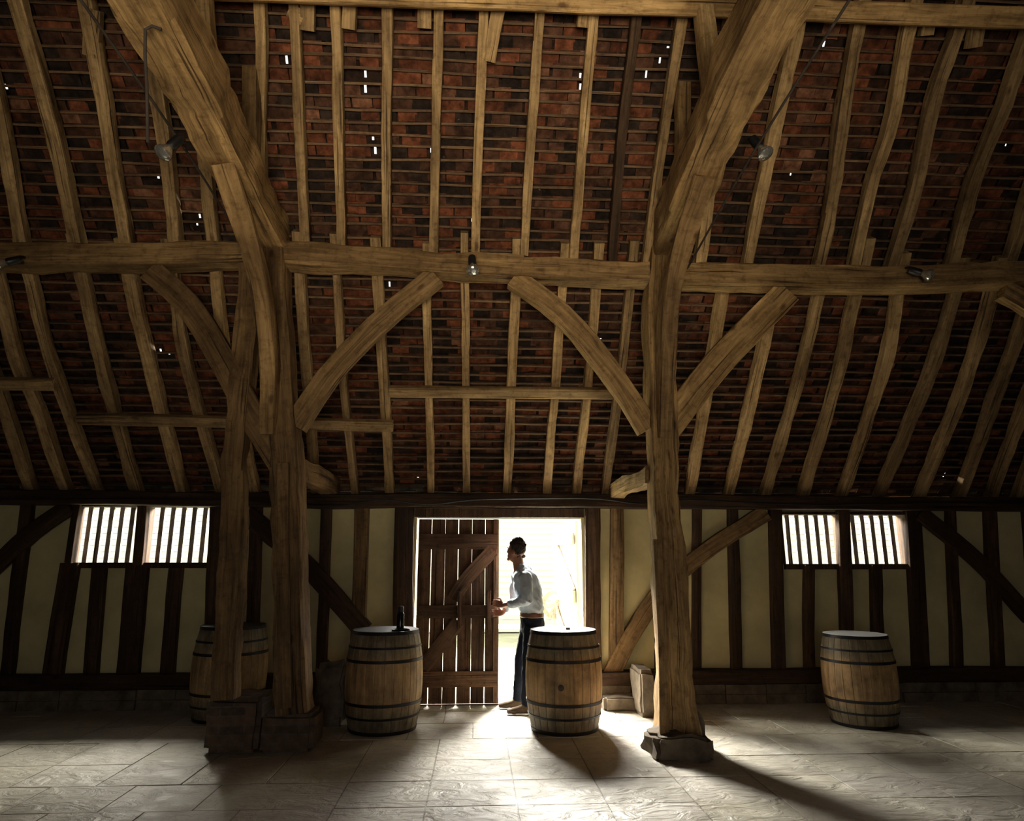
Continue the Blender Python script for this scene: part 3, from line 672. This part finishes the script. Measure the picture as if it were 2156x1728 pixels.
def hand(W_, fwd, upv, side, scale=1.0):
    fwd = Vector(fwd).normalized(); upv = Vector(upv); upv = (upv-fwd*upv.dot(fwd)).normalized(); nrm = fwd.cross(upv).normalized()*side
    pal = [W_, W_+fwd*.035, W_+fwd*.085]
    B.tube(pal, [(.020, .028), (.015, .036), (.013, .039)], 12, ref=upv)
    for k, (ln, off) in enumerate(((.068, .031), (.077, .011), (.070, -.010), (.055, -.029))):
        b0 = W_+fwd*.085+upv*off; b1_ = b0+(fwd+nrm*.25).normalized()*ln*.45; b2_ = b1_+(fwd*.6+nrm*.8).normalized()*ln*.32; b3_ = b2_+(nrm*1-fwd*.1).normalized()*ln*.26
        B.tube([b0-fwd*.01, b1_, b2_, b3_], [(.0088, .0088), (.008, .008), (.0075, .0075), (.0065, .0065)], 8, ref=upv, sub=2)
    b0 = W_+fwd*.03+upv*.03; b1_ = b0+(fwd*.6+upv*.7+nrm*.3).normalized()*.035; b2_ = b1_+(fwd*.8+upv*.2+nrm*.5).normalized()*.03
    B.tube([b0-upv*.012, b1_, b2_], [(.012, .012), (.0095, .0095), (.008, .008)], 8, ref=nrm, sub=2)
hand(WL, (-.66, .72, .10), (0, 0, 1), -1)
hand(WR, (-.52, .5, -.05), (0, 0, 1), -1)
B.build("body", M_SKIN, .005, per_, pb, smooth_it=1)
for sy in (-1, 1):
    E2 = Acc(); E2.ell(h(-.076, sy*.03, .012), (.012, .012, .010), hm, 10, 8)
    finish("eye", E2.V, E2.F, M_EYE, base=E2.V[0], parent=per_)
Hh = Acc(); rr = random.Random(3)
Hh.ell(h(.022, 0, .035), (.086, .081, .092), hm, 20, 14)
for k in range(170):
    a = rr.uniform(0, 2*math.pi); ph = rr.uniform(.25, 1.55)
    d = Vector((math.cos(ph)*math.cos(a)*.084+.018, math.cos(ph)*math.sin(a)*.078, math.sin(ph)*.098+.028))
    if d.x < -.058 and d.z < .08: continue
    p0 = h(*d); out = (hm@Vector((d.x*.7-.02, d.y*.8, d.z+.03))).normalized(); L_ = rr.uniform(.012, .034)
    Hh.tube([p0, p0+out*L_], [(.012, .012), (.006, .006)], 6, sub=1)
for k in range(20):
    Hh.ell(h(rr.uniform(.03, .08), rr.uniform(-.06, .06), rr.uniform(-.05, .03)), (.017, .017, .019), hm, 8, 6)
Hh.build("hair", M_HAIR, .0055, per_, pb, "short tousled dark brown hair", disp=.006, dscale=90, smooth_it=1)
Sh = Acc()
Sh.tube([J(1094, 1194), J(1099, 1205), J(1107, 1226), J(1114, 1256), J(1119, 1280), J(1120, 1292), J(1120, 1298)], [(.070, .080), (.116, .172), (.142, .188), (.144, .185), (.136, .18), (.122, .17), (.112, .16)], 28)
for S_, E_, W_ in ((SL, EL, WL), (SR, ER, WR)):
    Sh.tube([S_, S_.lerp(E_, .5), E_, E_.lerp(W_, .4), E_.lerp(W_, .74)], [(.068, .066), (.066, .062), (.060, .056), (.053, .052), (.046, .046)], 16)
Sh.tube([J(1092, 1188), J(1094, 1196)], [(.061, .063), (.068, .072)], 18)
Sh.build("shirt", M_SHIRT, .008, per_, pb, "loose pale blue long-sleeved cotton shirt", disp=.020, dscale=10, smooth_it=3, disp2=.014, dscale2=17)
Bl = Acc(); Bl.tube([J(1120, 1290), J(1120, 1297)], [(.129, .175)]*2, 26, sub=1)
finish("belt", Bl.V, Bl.F, M_BELT, base=pb, parent=per_, label="brown leather belt")
Tr = Acc()
Tr.tube([J(1120, 1295), J(1121, 1312), J(1118, 1330)], [(.124, .170), (.128, .172), (.112, .165)], 24)
for H_, K_, A__ in ((HL, KL, AL), (HR, KR, AR)):
    Tr.tube([H_, H_.lerp(K_, .5), K_, K_.lerp(A__, .5), A__], [(.10, .092), (.084, .082), (.066, .068), (.058, .060), (.055, .056)], 16)
Tr.build("trousers", M_JEANS, .008, per_, pb, "dark blue denim jeans", disp=.010, dscale=14, smooth_it=2, disp2=.005, dscale2=20)
for A__ in (AL, AR):
    So = Acc()
    So.tube([A__+Vector((.055, 0, -.045)), A__+Vector((-.02, 0, -.04)), A__+Vector((-.11, 0, -.052)), A__+Vector((-.185, .0, -.062))], [(.042, .036), (.046, .042), (.034, .045), (.022, .035)], 16, ref=(0, 1, 0))
    So.tube([A__+Vector((0, 0, .02)), A__+Vector((0, 0, -.04))], [(.045, .045), (.048, .045)], 14)
    So.V = [Vector((v.x, v.y, max(v.z, .006))) for v in So.V]
    So.build("shoe", M_SHOE, .008, per_, pb, "brown suede ankle shoe", smooth_it=1)
# ------------------------------------------------------------ light
w = bpy.data.worlds.new("sky"); sc.world = w; w.use_nodes = True
bg = w.node_tree.nodes["Background"]; bg.inputs[0].default_value = (1, .985, .95, 1); bg.inputs[1].default_value = 1.75
def area(name, loc, tgt, sx, sy, e, c=(1, .93, .8), spread=180):
    l = bpy.data.lights.new(name, 'AREA'); l.shape = 'RECTANGLE'; l.size = sx; l.size_y = sy; l.energy = e; l.color = c; l.spread = math.radians(spread)
    o = bpy.data.objects.new(name, l); col.objects.link(o); o.location = loc
    o.rotation_euler = (Vector(tgt)-Vector(loc)).to_track_quat('-Z', 'Y').to_euler(); return o
area("door_daylight", (.1, 10.2, 3.5), (.5, 6.2, 0), 2.4, 1.4, 4300, (1, .955, .86))
wx1 = (W1[0]+W1[1])/2; wx2 = (W2[0]+W2[1])/2
area("window_daylight", (wx1, 9.9, 3.6), (wx1, 5.8, 0), 1.6, 1.0, 850, (1, .94, .80))
area("window_daylight", (wx2-.4, 9.9, 3.6), (wx2+.2, 5.8, 0), 1.6, 1.0, 560, (1, .94, .80))
area("opposite_doorway_fill", (0, -2.5, 1.5), (0, 4.2, 5.9), 3.0, 2.2, 70, (1, .85, .60), 64)  # added fill lamp at the unseen doorway, spread narrowed so side bays stay darker
sc.view_settings.view_transform = 'Standard'
